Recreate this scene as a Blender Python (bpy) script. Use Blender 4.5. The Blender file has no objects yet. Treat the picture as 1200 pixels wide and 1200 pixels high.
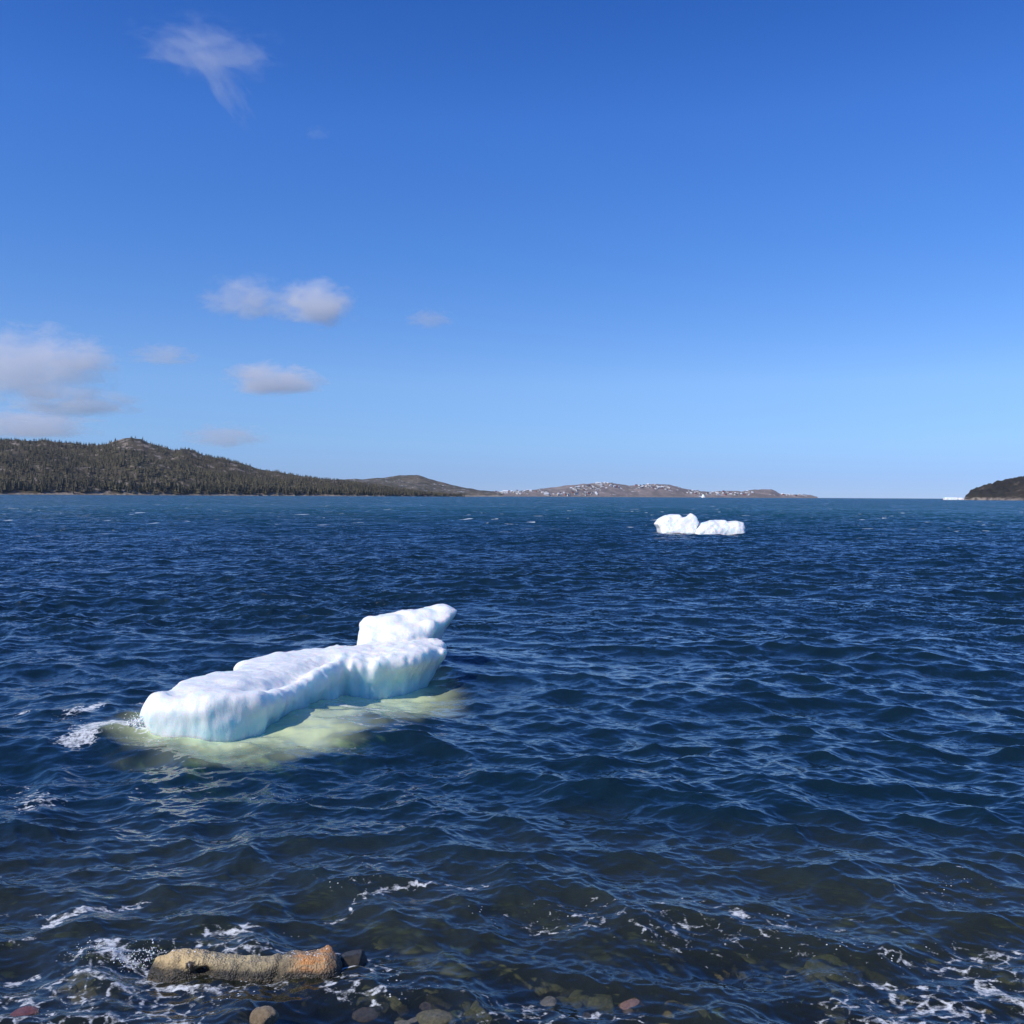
import bpy, math, random
import numpy as np
from mathutils import Vector, Matrix, Euler

random.seed(7)
sc = bpy.context.scene
col = sc.collection
PI = math.pi

# ------------------------------------------------------------------ camera
CAM_H = 3.0
F = 1178.0                       # focal length in photo pixels (1200 wide)
PITCH = math.atan(18.9 / F)
ROLL = 0.0055
cam = bpy.data.cameras.new('camera')
cam.sensor_width = 36
cam.lens = 36 * F / 1200
cam.clip_start = 0.1
cam.clip_end = 60000
cam_ob = bpy.data.objects.new('camera', cam)
col.objects.link(cam_ob)
M = Euler((PI / 2 - PITCH, 0, 0)).to_matrix() @ Matrix.Rotation(ROLL, 3, 'Z')
cam_ob.matrix_world = Matrix.Translation((0, 0, CAM_H)) @ M.to_4x4()
sc.camera = cam_ob
MI = np.array(M)


def ray(px, py):
    return MI @ np.array([(px - 600) / F, (600 - py) / F, -1.0])


def P(px, py, Y):
    """the world point at depth Y that stands at photo position px, py"""
    d = ray(px, py)
    return np.array([0, 0, CAM_H]) + d * (Y / d[1])


# ------------------------------------------------------------------ helpers
def tag(o, label=None, cat=None, group=None, kind=None):
    if label: o['label'] = label
    if cat: o['category'] = cat
    if group: o['group'] = group
    if kind: o['kind'] = kind
    return o


def mesh_from(name, verts, faces, smooth=True):
    """verts (n,3) array; faces (m,k) int array, all of one size"""
    verts = np.asarray(verts, dtype=np.float32)
    faces = np.asarray(faces, dtype=np.int32)
    me = bpy.data.meshes.new(name)
    k = faces.shape[1]
    me.vertices.add(len(verts)); me.vertices.foreach_set('co', verts.ravel())
    me.loops.add(faces.size); me.loops.foreach_set('vertex_index', faces.ravel())
    me.polygons.add(len(faces))
    me.polygons.foreach_set('loop_start', np.arange(0, faces.size, k, dtype=np.int32))
    me.polygons.foreach_set('loop_total', np.full(len(faces), k, dtype=np.int32))
    me.polygons.foreach_set('use_smooth', np.full(len(faces), smooth, dtype=bool))
    me.update(calc_edges=True)
    return me


def link(name, me, mat=None, parent=None):
    o = bpy.data.objects.new(name, me)
    col.objects.link(o)
    if mat is not None: me.materials.append(mat)
    if parent is not None: o.parent = parent
    return o


def attr(me, name, vals):
    a = me.attributes.new(name, 'FLOAT', 'POINT')
    a.data.foreach_set('value', np.asarray(vals, dtype=np.float32).ravel())


def _hash(ix, iy, iz, seed):
    h = (ix.astype(np.uint32) * np.uint32(374761393) + iy.astype(np.uint32) * np.uint32(668265263)
         + iz.astype(np.uint32) * np.uint32(2147483647 - 58) + np.uint32(seed * 974711 + 13))
    h = (h ^ (h >> np.uint32(13))) * np.uint32(1274126177)
    h = h ^ (h >> np.uint32(16))
    h = (h * np.uint32(2246822519)) ^ (h >> np.uint32(15))
    return (h & np.uint32(0xffffff)).astype(np.float32) / np.float32(0xffffff)


def vnoise(x, y, z, seed=0):
    x = np.asarray(x, np.float32); y = np.asarray(y, np.float32); z = np.asarray(z, np.float32)
    x, y, z = np.broadcast_arrays(x, y, z)
    fx, fy, fz = np.floor(x), np.floor(y), np.floor(z)
    ix, iy, iz = fx.astype(np.int32), fy.astype(np.int32), fz.astype(np.int32)
    u, v, w = x - fx, y - fy, z - fz
    u = u * u * (3 - 2 * u); v = v * v * (3 - 2 * v); w = w * w * (3 - 2 * w)
    r = 0
    for a in (0, 1):
        for b in (0, 1):
            for c in (0, 1):
                r = r + _hash(ix + a, iy + b, iz + c, seed) * (u if a else 1 - u) * (v if b else 1 - v) * (w if c else 1 - w)
    return r * 2 - 1


def fbm(x, y, z, seed=0, octv=4):
    r = 0; a = 1.0; s = 1.0
    for i in range(octv):
        r = r + a * vnoise(x * s + 17.3 * i, y * s - 9.1 * i, z * s + 5.7 * i, seed + i)
        a *= 0.5; s *= 2.03
    return r


def smin(a, b, k):
    h = np.clip(0.5 + 0.5 * (b - a) / k, 0, 1)
    return b * (1 - h) + a * h - k * h * (1 - h)


def smax(a, b, k):
    return -smin(-a, -b, k)


def sstep(a, b, x):
    t = np.clip((x - a) / (b - a), 0, 1)
    return t * t * (3 - 2 * t)


def poly_sdf(x, y, pts):
    """signed distance to a polygon, negative inside"""
    d = np.full(np.shape(x), 1e9, np.float32); s = np.ones(np.shape(x), np.float32)
    n = len(pts)
    for i in range(n):
        ax, ay = pts[i]; bx, by = pts[(i + 1) % n]
        ex, ey = bx - ax, by - ay
        wx, wy = x - ax, y - ay
        t = np.clip((wx * ex + wy * ey) / (ex * ex + ey * ey), 0, 1)
        d = np.minimum(d, (wx - ex * t) ** 2 + (wy - ey * t) ** 2)
        c = ((ay <= y) & (by > y) & (ex * wy > ey * wx)) | ((ay > y) & (by <= y) & (ex * wy < ey * wx))
        s = np.where(c, -s, s)
    return np.sqrt(d) * s


def line_dist(x, y, pts):
    d = np.full(np.shape(x), 1e9, np.float32)
    for (ax, ay), (bx, by) in zip(pts[:-1], pts[1:]):
        ex, ey = bx - ax, by - ay
        t = np.clip(((x - ax) * ex + (y - ay) * ey) / (ex * ex + ey * ey + 1e-9), 0, 1)
        d = np.minimum(d, (x - ax - ex * t) ** 2 + (y - ay - ey * t) ** 2)
    return np.sqrt(d)


def surface_nets(f, lo, h):
    """f: values on a grid (nx,ny,nz), negative inside; a mesh of quads"""
    nx, ny, nz = f.shape
    ins = f < 0
    c = np.zeros((nx - 1, ny - 1, nz - 1), np.int8)
    corners = [(a, b, d) for a in (0, 1) for b in (0, 1) for d in (0, 1)]
    for a, b, d in corners:
        c += ins[a:nx - 1 + a, b:ny - 1 + b, d:nz - 1 + d]
    act = (c > 0) & (c < 8)
    idx = -np.ones(act.shape, np.int64)
    I = np.argwhere(act)
    idx[act] = np.arange(len(I))
    acc = np.zeros((len(I), 3)); cnt = np.zeros(len(I))
    for p in corners:
        for ax in range(3):
            if p[ax] == 0:
                q = list(p); q[ax] = 1
                va = f[I[:, 0] + p[0], I[:, 1] + p[1], I[:, 2] + p[2]]
                vb = f[I[:, 0] + q[0], I[:, 1] + q[1], I[:, 2] + q[2]]
                m = (va < 0) != (vb < 0)
                t = np.where(m, va / np.where(m, va - vb, 1), 0)
                pos = np.tile(np.array(p, float), (len(I), 1)); pos[:, ax] += t
                acc[m] += pos[m]; cnt[m] += 1
    V = (I + acc / cnt[:, None]) * h + np.array(lo)
    Q = []
    for ax in range(3):
        o1, o2 = [(1, 2), (2, 0), (0, 1)][ax]
        sl = [slice(1, n - 1) for n in (nx, ny, nz)]
        sa = list(sl); sb = list(sl)
        sa[ax] = slice(0, (nx, ny, nz)[ax] - 1); sb[ax] = slice(1, (nx, ny, nz)[ax])
        A = ins[tuple(sa)]; B = ins[tuple(sb)]
        E = np.argwhere(A != B)
        off = np.array([1, 1, 1]); off[ax] = 0
        fl = A[tuple(E.T)]
        G = E + off
        def g(d1, d2):
            H = G.copy(); H[:, o1] -= d1; H[:, o2] -= d2
            return idx[H[:, 0], H[:, 1], H[:, 2]]
        q = np.stack([g(1, 1), g(0, 1), g(0, 0), g(1, 0)], 1)
        q[~fl] = q[~fl][:, ::-1]
        Q.append(q)
    return V, np.concatenate(Q)


def grid3(lo, hi, h):
    ax = [np.arange(lo[i], hi[i], h, dtype=np.float32) for i in range(3)]
    return np.meshgrid(*ax, indexing='ij')


# node helpers -------------------------------------------------------------
class NT:
    def __init__(self, name):
        self.m = bpy.data.materials.new(name); self.m.use_nodes = True
        self.t = self.m.node_tree; self.n = self.t.nodes; self.n.clear()
        self.out = self.n.new('ShaderNodeOutputMaterial')

    def new(self, ty, ins=None, **kw):
        nd = self.n.new(ty)
        for k, v in kw.items(): setattr(nd, k, v)
        for k, v in (ins or {}).items(): self.set(nd.inputs[k], v)
        return nd

    def set(self, sock, v):
        if isinstance(v, bpy.types.NodeSocket): self.t.links.new(v, sock)
        elif isinstance(v, bpy.types.Node): self.t.links.new(v.outputs[0], sock)
        else: sock.default_value = v

    def math(self, op, a, b=None, c=None, clamp=False):
        nd = self.n.new('ShaderNodeMath'); nd.operation = op; nd.use_clamp = clamp
        for i, v in enumerate((a, b, c)):
            if v is not None: self.set(nd.inputs[i], v)
        return nd.outputs[0]

    def vmath(self, op, a, b=None, s=None):
        nd = self.n.new('ShaderNodeVectorMath'); nd.operation = op
        self.set(nd.inputs[0], a)
        if b is not None: self.set(nd.inputs[1], b)
        if s is not None: self.set(nd.inputs['Scale'], s)
        return nd.outputs['Value'] if op in ('DOT_PRODUCT', 'LENGTH') else nd.outputs[0]

    def noise(self, vec, scale, detail=4, rough=0.55, dist=0.0):
        nd = self.n.new('ShaderNodeTexNoise')
        self.set(nd.inputs['Vector'], vec); nd.inputs['Scale'].default_value = scale
        nd.inputs['Detail'].default_value = detail; nd.inputs['Roughness'].default_value = rough
        nd.inputs['Distortion'].default_value = dist
        return nd

    def ramp(self, fac, lo, hi, a=0.0, b=1.0):
        nd = self.n.new('ShaderNodeMapRange'); nd.interpolation_type = 'SMOOTHSTEP'
        self.set(nd.inputs[0], fac)
        for i, v in enumerate((lo, hi, a, b)): self.set(nd.inputs[i + 1], v)
        return nd.outputs[0]

    def mix(self, fac, a, b):
        nd = self.n.new('ShaderNodeMix'); nd.data_type = 'RGBA'
        self.set(nd.inputs[0], fac)
        self.set(nd.inputs[6], a if not isinstance(a, tuple) else (*a, 1)[:4])
        self.set(nd.inputs[7], b if not isinstance(b, tuple) else (*b, 1)[:4])
        return nd.outputs[2]

    def attr(self, name):
        nd = self.n.new('ShaderNodeAttribute'); nd.attribute_name = name
        return nd.outputs['Fac']

    def pos(self):
        return self.n.new('ShaderNodeNewGeometry').outputs['Position']

    def obj(self):
        return self.n.new('ShaderNodeTexCoord').outputs['Object']

    def mapv(self, vec, scale=(1, 1, 1), rot=(0, 0, 0), loc=(0, 0, 0)):
        nd = self.n.new('ShaderNodeMapping'); self.set(nd.inputs[0], vec)
        nd.inputs['Scale'].default_value = scale; nd.inputs['Rotation'].default_value = rot
        nd.inputs['Location'].default_value = loc
        return nd.outputs[0]

    def bump(self, h, strength, dist, normal=None):
        nd = self.n.new('ShaderNodeBump'); self.set(nd.inputs['Height'], h)
        self.set(nd.inputs['Strength'], strength); nd.inputs['Distance'].default_value = dist
        if normal is not None: self.set(nd.inputs['Normal'], normal)
        return nd.outputs[0]

    def done(self, surf=None, vol=None):
        if surf is not None: self.set(self.out.inputs['Surface'], surf)
        if vol is not None: self.set(self.out.inputs['Volume'], vol)
        return self.m


# ------------------------------------------------------------------ light
SUN_EL, SUN_AZ = math.radians(40), math.radians(-122)     # azimuth clockwise from +Y
world = bpy.data.worlds.new('World'); sc.world = world; world.use_nodes = True
wt = world.node_tree
bg = wt.nodes['Background']
sky = wt.nodes.new('ShaderNodeTexSky'); sky.sky_type = 'NISHITA'; sky.sun_disc = False
sky.sun_elevation = SUN_EL; sky.sun_rotation = SUN_AZ % (2 * PI)
sky.altitude = 3000; sky.air_density = 1.0; sky.dust_density = 0.0; sky.ozone_density = 6.0
# the sky's colour by elevation, trimmed to the deep northern blue of the day
wtc = wt.nodes.new('ShaderNodeTexCoord'); wsx = wt.nodes.new('ShaderNodeSeparateXYZ')
wt.links.new(wtc.outputs['Generated'], wsx.inputs[0])
rp = wt.nodes.new('ShaderNodeValToRGB'); wt.links.new(wsx.outputs[2], rp.inputs[0])
els = [(0.0, (.52, .62, .98)), (0.018, (.56, .66, 1.0)), (0.055, (.80, .90, 1.10)), (0.11, (1.05, 1.14, 1.27)), (0.232, (.77, 1.15, 1.55)), (0.344, (.64, 1.14, 1.78)), (0.436, (.43, .95, 1.68)), (1.0, (.36, .85, 1.6))]
while len(rp.color_ramp.elements) < len(els): rp.color_ramp.elements.new(0.5)
for e, (p_, c_) in zip(rp.color_ramp.elements, els):
    e.position = p_
for e, (p_, c_) in zip(rp.color_ramp.elements, els):
    e.color = tuple(x / 1.8 for x in c_) + (1,)
gn = wt.nodes.new('ShaderNodeVectorMath'); gn.operation = 'SCALE'; gn.inputs['Scale'].default_value = 1.8 * 0.11 / 0.15
vm = wt.nodes.new('ShaderNodeVectorMath'); vm.operation = 'MULTIPLY'
wt.links.new(rp.outputs[0], gn.inputs[0]); wt.links.new(sky.outputs[0], vm.inputs[0]); wt.links.new(gn.outputs[0], vm.inputs[1])
wt.links.new(vm.outputs[0], bg.inputs['Color'])
bg.inputs['Strength'].default_value = 0.15

sun = bpy.data.lights.new('sun', 'SUN'); sun.energy = 4.2; sun.angle = math.radians(0.53); sun.color = (1, 0.94, 0.85)
sun_ob = bpy.data.objects.new('sun', sun); col.objects.link(sun_ob)
sd = Vector((math.sin(SUN_AZ) * math.cos(SUN_EL), math.cos(SUN_AZ) * math.cos(SUN_EL), math.sin(SUN_EL)))
sun_ob.rotation_euler = sd.to_track_quat('Z', 'Y').to_euler()
sun_ob.location = (-30, -20, 40)

# ------------------------------------------------------------------ ice shapes (big floe)
def XY(l):                       # [(px, Y), ...] -> plan positions
    return [((px - 600) / F * Y, Y) for px, Y in l]


BODY = XY([(163, 12.45), (172, 12.2), (200, 12.12), (240, 12.12), (285, 12.3), (308, 12.5), (330, 12.85), (350, 13.3), (370, 13.9),
           (388, 14.45), (408, 14.95), (440, 15.3), (440, 16.5), (415, 16.3), (400, 16.5), (370, 16.2), (335, 15.9), (300, 15.8), (273, 15.2),
           (282, 14.9), (262, 14.4), (230, 13.9), (207, 13.5), (194, 12.95), (165, 12.75)])
BLOCK = XY([(405, 15.0), (430, 15.05), (470, 15.25), (509, 15.6), (526, 16.0), (531, 16.6), (522, 16.9), (500, 17.2), (430, 17.0), (404, 16.3)])
KNOB = XY([(419, 16.9), (440, 16.6), (480, 16.7), (518, 17.0), (538, 17.3), (542, 17.6), (530, 17.9), (500, 18.0), (440, 17.8), (421, 17.4)])
SHELF = XY([(128, 12.5), (165, 12.05), (230, 11.8), (300, 11.75), (350, 12.0), (405, 12.45), (460, 13.3), (502, 14.4), (520, 15.5), (515, 16.9), (480, 17.3), (400, 16.8), (270, 15.6), (180, 13.3)])
C_BODY = [(168, 828, 12.45), (180, 815, 12.5), (192, 814, 12.55), (200, 822, 12.6), (215, 817, 12.45), (230, 812, 12.45), (260, 811, 12.5), (290, 812, 12.6),
          (310, 813, 12.95), (325, 811, 13.3), (340, 803, 13.65), (355, 794, 14.0), (372, 785, 14.4), (388, 777, 14.85), (402, 770, 15.3),
          (240, 803, 13.0), (275, 800, 13.2), (306, 801, 13.3), (322, 793, 13.8), (345, 781, 14.6), (372, 770, 15.3), (398, 762, 15.8),
          (300, 790, 14.0), (325, 779, 14.8), (210, 801, 13.4), (235, 792, 13.9), (262, 785, 14.4), (285, 781, 14.8),
          (275, 776, 15.1), (300, 768, 15.6), (335, 766, 15.7), (370, 760, 16.0), (402, 757, 16.3), (250, 793, 13.8)]
C_BLOCK = [(408, 772, 15.3), (412, 762, 15.7), (430, 766, 15.5), (445, 761, 15.65), (470, 757, 15.8), (490, 755, 16.0), (510, 755, 16.2), (525, 758, 16.5),
           (430, 757, 16.1), (455, 753, 16.3), (480, 750, 16.5), (515, 749, 16.7), (418, 757, 16.3)]
C_KNOB = [(424, 745, 16.8), (440, 752, 16.65), (470, 746, 16.75), (500, 741, 16.9), (520, 735, 17.05), (430, 733, 17.1), (440, 724, 17.3),
          (460, 722, 17.3), (480, 715, 17.5), (500, 713, 17.55), (520, 709, 17.65), (538, 711, 17.7), (536, 720, 17.4), (470, 732, 17.0), (505, 726, 17.15)]


def idw(x, y, cps, p=3.2, s=0.05):
    pts = [P(*c) for c in cps]
    num = np.zeros(np.shape(x), np.float32); den = np.zeros(np.shape(x), np.float32)
    for q in pts:
        w = 1.0 / (((x - q[0]) ** 2 + (y - q[1]) ** 2) + s * s) ** (p / 2)
        num += w * q[2]; den += w
    return num / den


def blob2d(lo, hi, h, fun):
    """evaluate a plan function once on the grid's columns"""
    xs = np.arange(lo[0], hi[0], h, dtype=np.float32); ys = np.arange(lo[1], hi[1], h, dtype=np.float32)
    X, Y = np.meshgrid(xs, ys, indexing='ij')
    return fun(X, Y)


def big_floe_mesh():
    lo, hi, h = (-5.3, 11.0, -0.75), (-0.5, 18.3, 1.25), 0.026
    X, Y, Z = grid3(lo, hi, h)
    z1 = Z[0, 0]
    tops = [blob2d(lo, hi, h, lambda a, b: idw(a, b, c)) for c in (C_BODY, C_BLOCK, C_KNOB)]
    val = XY([(296, 13.0), (320, 13.45), (345, 14.1), (368, 14.7), (390, 15.3)])
    cre = XY([(318, 13.05), (340, 13.65), (355, 14.0), (372, 14.4), (388, 14.85), (402, 15.3)])
    tops[0] = blob2d(lo, hi, h, lambda a, b: idw(a, b, C_BODY) - 0.08 * np.exp(-(line_dist(a, b, val) / 0.17) ** 2) + 0.015 * np.exp(-(line_dist(a, b, cre) / 0.13) ** 2))
    # melt flutes run down the faces: noise that hardly changes with height
    fl = 0.030 * vnoise(X * 5.5, Y * 5.5, Z * 0.8, 3) + 0.016 * vnoise(X * 12, Y * 12, Z * 1.5, 4)
    lump = 0.035 * vnoise(X * 2.3, Y * 2.3, Z * 2.3, 9) + 0.016 * vnoise(X * 6, Y * 6, Z * 6, 10) + 0.010 * vnoise(X * 13, Y * 13, Z * 9, 11)
    ridg = 0.016 * (1 - np.abs(vnoise(X * 7 + Y * 3, Y * 7 - X * 3, Z * 1.3, 12)) * 2.2) + 0.008 * (1 - np.abs(vnoise(X * 15, Y * 15, Z * 2.5, 13)) * 2.2)
    lump = lump + 0.6 * ridg
    lump = lump - 0.6 * ridg * (1 - sstep(-3.7, -2.9, X))
    fl = fl * (0.12 + 0.88 * sstep(-3.7, -2.9, X))
    xw = X
    # body
    under = 0.07 * sstep(0.40, 0.0, Z) * sstep(-3.6, -2.9, X)
    ero = 0.10 * sstep(0.42, 0.08, Z)
    f1 = smax(poly_sdf(X + under, Y - under * 0.8, BODY) + 0.02 + 1.3 * fl + 1.3 * lump, Z - tops[0][..., None] - 0.02 + 0.8 * lump, 0.20)
    # block with an undercut right end
    w = sstep(-2.3, -1.2, X)
    xs = X + 0.50 * np.clip(0.55 - Z, 0, 0.8) * w
    f2 = smax(poly_sdf(xs, Y, BLOCK) + ero + 0.01 + 1.7 * fl + 1.2 * lump, Z - tops[1][..., None] + 0.02 + 0.8 * lump + 0.6 * fl, 0.24)
    w = sstep(-1.9, -1.0, X)
    xs = X + 0.80 * np.clip(1.0 - Z, 0, 1.2) * w
    f3 = smax(poly_sdf(xs, Y, KNOB) + 0.02 + 1.2 * fl + 0.9 * lump, Z - tops[2][..., None] - 0.01 + 0.7 * lump + 0.4 * fl, 0.16)
    f = smin(smin(f1, f2, 0.04), f3, 0.05)
    # groove between the two halves
    gx, gy = XY([(408, 15.1)])[0]
    f = f + 0.035 * np.exp(-((X - gx + 0.02) / 0.06) ** 2) * sstep(15.9, 15.2, Y)
    # drowned shelf
    ds = poly_sdf(X, Y, SHELF)
    f4 = smax(ds + 0.12 + 2 * lump, Z + 0.20 + 0.10 * np.clip(ds + 2, 0, 3) * 0 + lump, 0.15)
    f4 = smax(f4, Z - (-0.16 - 0.60 * np.clip(0.42 + ds, 0, 1)) + 0.6 * lump, 0.1)
    f = smin(f, f4, 0.05)
    f = np.maximum(f, -(Z - lo[2] - 2 * h))
    for s in ((0, slice(None), slice(None)), (-1, slice(None), slice(None)), (slice(None), 0, slice(None)), (slice(None), -1, slice(None)), (slice(None), slice(None), 0), (slice(None), slice(None), -1)):
        f[s] = np.maximum(f[s], 0.01)
    return surface_nets(f, lo, h)


def ice_depth(x, y):
    """depth of the drowned ice under the water surface (big = none)"""
    ds = poly_sdf(x, y, SHELF)
    d = 0.13 + 0.70 * np.clip(0.42 + ds + 0.22 * vnoise(x * 1.6, y * 1.6, 0, 91) + 0.12 * vnoise(x * 4, y * 5.5, 0, 92), 0, 9)
    return d


# ------------------------------------------------------------------ sea bed
def bed_z(x, y):
    s = y - 4.9 - 0.25 * vnoise(x * 0.35, y * 0.1, 0, 21)
    z = np.where(s > 0, -0.13 - s * 0.095 - 0.012 * np.clip(s, 0, 60) ** 2 * 0.6, -0.13 - s * 0.30)
    z = np.clip(z, -9, 1.35)
    return z + (0.035 * vnoise(x * 1.4, y * 1.4, 0, 22) + 0.02 * vnoise(x * 4, y * 4, 0, 23)) * sstep(60, 20, y)


# ------------------------------------------------------------------ sea surface
def ocean_tile(L, N, lmin, lmax, rms, wdir, spread, seed, chop):
    rs = np.random.RandomState(seed)
    k1 = np.fft.fftfreq(N, L / N) * 2 * PI
    KX, KY = np.meshgrid(k1, k1, indexing='ij')
    K = np.hypot(KX, KY); K[0, 0] = 1
    lam = 2 * PI / K
    band = (sstep(lmin * 0.7, lmin * 1.2, lam)) * (1 - sstep(lmax * 0.85, lmax * 1.3, lam))
    c = (KX * wdir[0] + KY * wdir[1]) / K
    D = np.where(c > 0, np.abs(c) ** spread, 0.08 * np.abs(c) ** spread) + 0.015
    A = K ** -1.85 * np.sqrt(D) * band
    A[0, 0] = 0
    H = A * (rs.normal(size=K.shape) + 1j * rs.normal(size=K.shape))
    h = np.fft.ifft2(H)
    s = rms / np.real(h).std()
    dx = np.real(np.fft.ifft2(1j * KX / K * H)); dy = np.real(np.fft.ifft2(1j * KY / K * H))
    return [np.real(h) * s, dx * s * chop, dy * s * chop]


def sample(tile, L, x, y, rot):
    c, s = math.cos(rot), math.sin(rot)
    N = tile[0].shape[0]
    u = (x * c + y * s) / L * N; v = (-x * s + y * c) / L * N
    iu = np.floor(u); iv = np.floor(v)
    fu = (u - iu).astype(np.float32); fv = (v - iv).astype(np.float32)
    iu = iu.astype(np.int64) % N; iv = iv.astype(np.int64) % N
    ju = (iu + 1) % N; jv = (iv + 1) % N
    out = []
    for t in tile:
        t = t.astype(np.float32)
        out.append(t[iu, iv] * (1 - fu) * (1 - fv) + t[ju, iv] * fu * (1 - fv) + t[iu, jv] * (1 - fu) * fv + t[ju, jv] * fu * fv)
    h, a, b = out
    return h, a * c - b * s, a * s + b * c


def in_rot(d, rot):             # wind direction in the tile's own frame
    c, s = math.cos(rot), math.sin(rot)
    return (d[0] * c + d[1] * s, -d[0] * s + d[1] * c)


WIND = (-0.30, -0.954)
R_IN, R_MID, R_OUT = 4.6, 110.0, 7600.0
k_near, k_far = 0.0017, 0.0065
r1 = R_IN * np.exp(np.arange(0, math.log(R_MID / R_IN) - k_near, k_near))
r2 = [R_MID]
while r2[-1] < R_OUT:
    r2.append(r2[-1] * (1 + min(k_far, k_near * (r2[-1] / R_MID) ** 0.7)))
r2 = np.array(r2)
rr = np.concatenate([r1, r2])
dense = np.arange(-0.60, 0.60001, 0.0019)
side = 0.60 + np.cumsum(np.linspace(0.004, 0.11, 36))
side = side[side < 2.2]
th = np.concatenate([-side[::-1], dense, side])
R, T = np.meshgrid(rr, th, indexing='ij')
X = (R * np.sin(T)).astype(np.float32); Y = (R * np.cos(T)).astype(np.float32)
foot = np.maximum(R * k_near, R * 0.0019)
foot = np.where(R > R_MID, R * np.minimum(k_far, k_near * (R / R_MID) ** 0.7), foot)
foot = np.where(np.abs(T) > 0.61, foot * 15, foot)
Hh = np.zeros_like(X); DX = np.zeros_like(X); DY = np.zeros_like(X)
lod = np.zeros_like(X)
shal = 0.30 + 0.70 * sstep(5.8, 10.5, Y)                    # waves are lower near the beach
lee = 1 - 0.35 * np.exp(-np.clip(ice_depth(X, Y) - 0.13, 0, 9) / 0.25)
for (L, N, a, b, rms, sp, seed, rot, chop, shl) in (
        (190.0, 512, 7.0, 45.0, 0.050, 3, 1, 0.3, 0.5, 1.0),
        (43.0, 512, 1.3, 7.0, 0.055, 1.4, 2, -0.2, 1.0, 1.0),
        (11.3, 512, 0.34, 1.3, 0.0290, 1.1, 3, 0.5, 0.9, 0.95),
        (3.1, 512, 0.055, 0.34, 0.0055, 1.0, 4, -0.5, 0.6, 0.9)):
    fade = 1 - sstep(a * 0.25, a * 0.9, foot)
    tile = ocean_tile(L, N, a, b, rms, in_rot(WIND, rot), sp, seed, chop)
    w = (fade * (shal if shl == 1.0 else shl + (1 - shl) * shal) * lee).astype(np.float32)
    act = R < a * 900
    n_rows = int(act[:, 0].sum())
    h, dx, dy = sample(tile, L, X[:n_rows], Y[:n_rows], rot)
    gust = 1.0
    if a < 1: gust = 0.80 + 0.35 * vnoise(X[:n_rows] * 0.16, Y[:n_rows] * 0.11, 0, 31)
    Hh[:n_rows] += h * w[:n_rows] * gust; DX[:n_rows] += dx * w[:n_rows]; DY[:n_rows] += dy * w[:n_rows]
    slope = 2 * PI * rms / math.sqrt(a * b) * 0.9
    lod += (1 - fade) * slope ** 2
lod = np.sqrt(lod)
wx, wy, wz = X + DX, Y + DY, Hh

bedd = np.clip(wz - bed_z(wx, wy), 0.0, 30)
iced = np.clip(ice_depth(wx, wy) + wz * 0.7, 0.03, 30)


def PW(*l):                     # photo positions on the water -> plan polyline
    o = []
    for px, py in l:
        d = ray(px, py); t = -CAM_H / d[2]; o.append((d[0] * t, d[1] * t))
    return o


near = R[:, 0] < 40
nr = int(near.sum())
fx, fy = wx[:nr], wy[:nr]
foam = np.zeros_like(X)
fseg = [
    (PW((-20, 1068), (30, 1066), (70, 1072), (120, 1062), (165, 1052)), 0.07, 0.9),
    (PW((-20, 1104), (15, 1103), (45, 1100)), 0.07, 1.2),
    (PW((60, 1078), (95, 1066)), 0.07, 1.0),
    (PW((95, 1118), (112, 1112), (130, 1118), (150, 1126), (172, 1128)), 0.10, 1.8),
    (PW((100, 1130), (120, 1134), (140, 1128)), 0.06, 1.0),
    (PW((150, 1132), (165, 1144), (195, 1150), (225, 1152)), 0.045, 1.4),
    (PW((5, 1145), (25, 1142), (45, 1135)), 0.06, 0.9),
    (PW((85, 1145), (100, 1160)), 0.05, 0.7),
    (PW((240, 1092), (275, 1088), (310, 1086), (330, 1090)), 0.08, 0.9),
    (PW((345, 1086), (400, 1070), (430, 1050), (500, 1042), (580, 1040)), 0.06, 0.75),
    (PW((180, 1118), (260, 1106), (400, 1108)), 0.06, 0.7),
    (PW((550, 1163), (580, 1166), (615, 1172), (640, 1166)), 0.07, 1.2),
    (PW((390, 1150), (450, 1158), (500, 1152)), 0.11, 0.7),
    (PW((480, 1185), (530, 1190), (560, 1182)), 0.11, 0.7),
    (PW((660, 1186), (690, 1180)), 0.05, 0.8),
    (PW((715, 1186), (750, 1192)), 0.08, 0.6),
    (PW((865, 1070), (900, 1080), (935, 1090), (945, 1112)), 0.09, 0.9),
    (PW((920, 1132), (965, 1136), (1000, 1140)), 0.08, 1.0),
    (PW((1080, 1152), (1085, 1172), (1070, 1184), (1050, 1180)), 0.04, 0.9),
    (PW((1000, 1138), (1040, 1146), (1060, 1165)), 0.09, 0.8),
    (PW((1040, 1120), (1100, 1130), (1120, 1120)), 0.10, 0.7),
    (PW((1100, 1172), (1130, 1182), (1200, 1190)), 0.12, 0.9),
    (PW((980, 1195), (1080, 1198)), 0.10, 1.1),
    (PW((1150, 1145), (1200, 1170)), 0.10, 1.0),
    (PW((560, 1118), (620, 1112), (700, 1100)), 0.12, 0.45),
    # round the big floe
    (PW((85, 872), (105, 858), (135, 856), (163, 862)), 0.20, 2.0),
    (PW((165, 867), (200, 874), (290, 870), (335, 853), (370, 833), (408, 818), (505, 807)), 0.10, 0.62),
    (PW((70, 850), (110, 836), (165, 828)), 0.16, 1.1),
    (PW((30, 842), (80, 838), (120, 832)), 0.14, 0.95),
    (PW((20, 915), (60, 925), (30, 940)), 0.25, 0.8),
    (PW((400, 826), (430, 830), (450, 833)), 0.15, 1.0),
    (PW((385, 875), (430, 872)), 0.15, 0.7),
    (PW((190, 905), (260, 925), (330, 935)), 0.4, 0.38),
]
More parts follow.
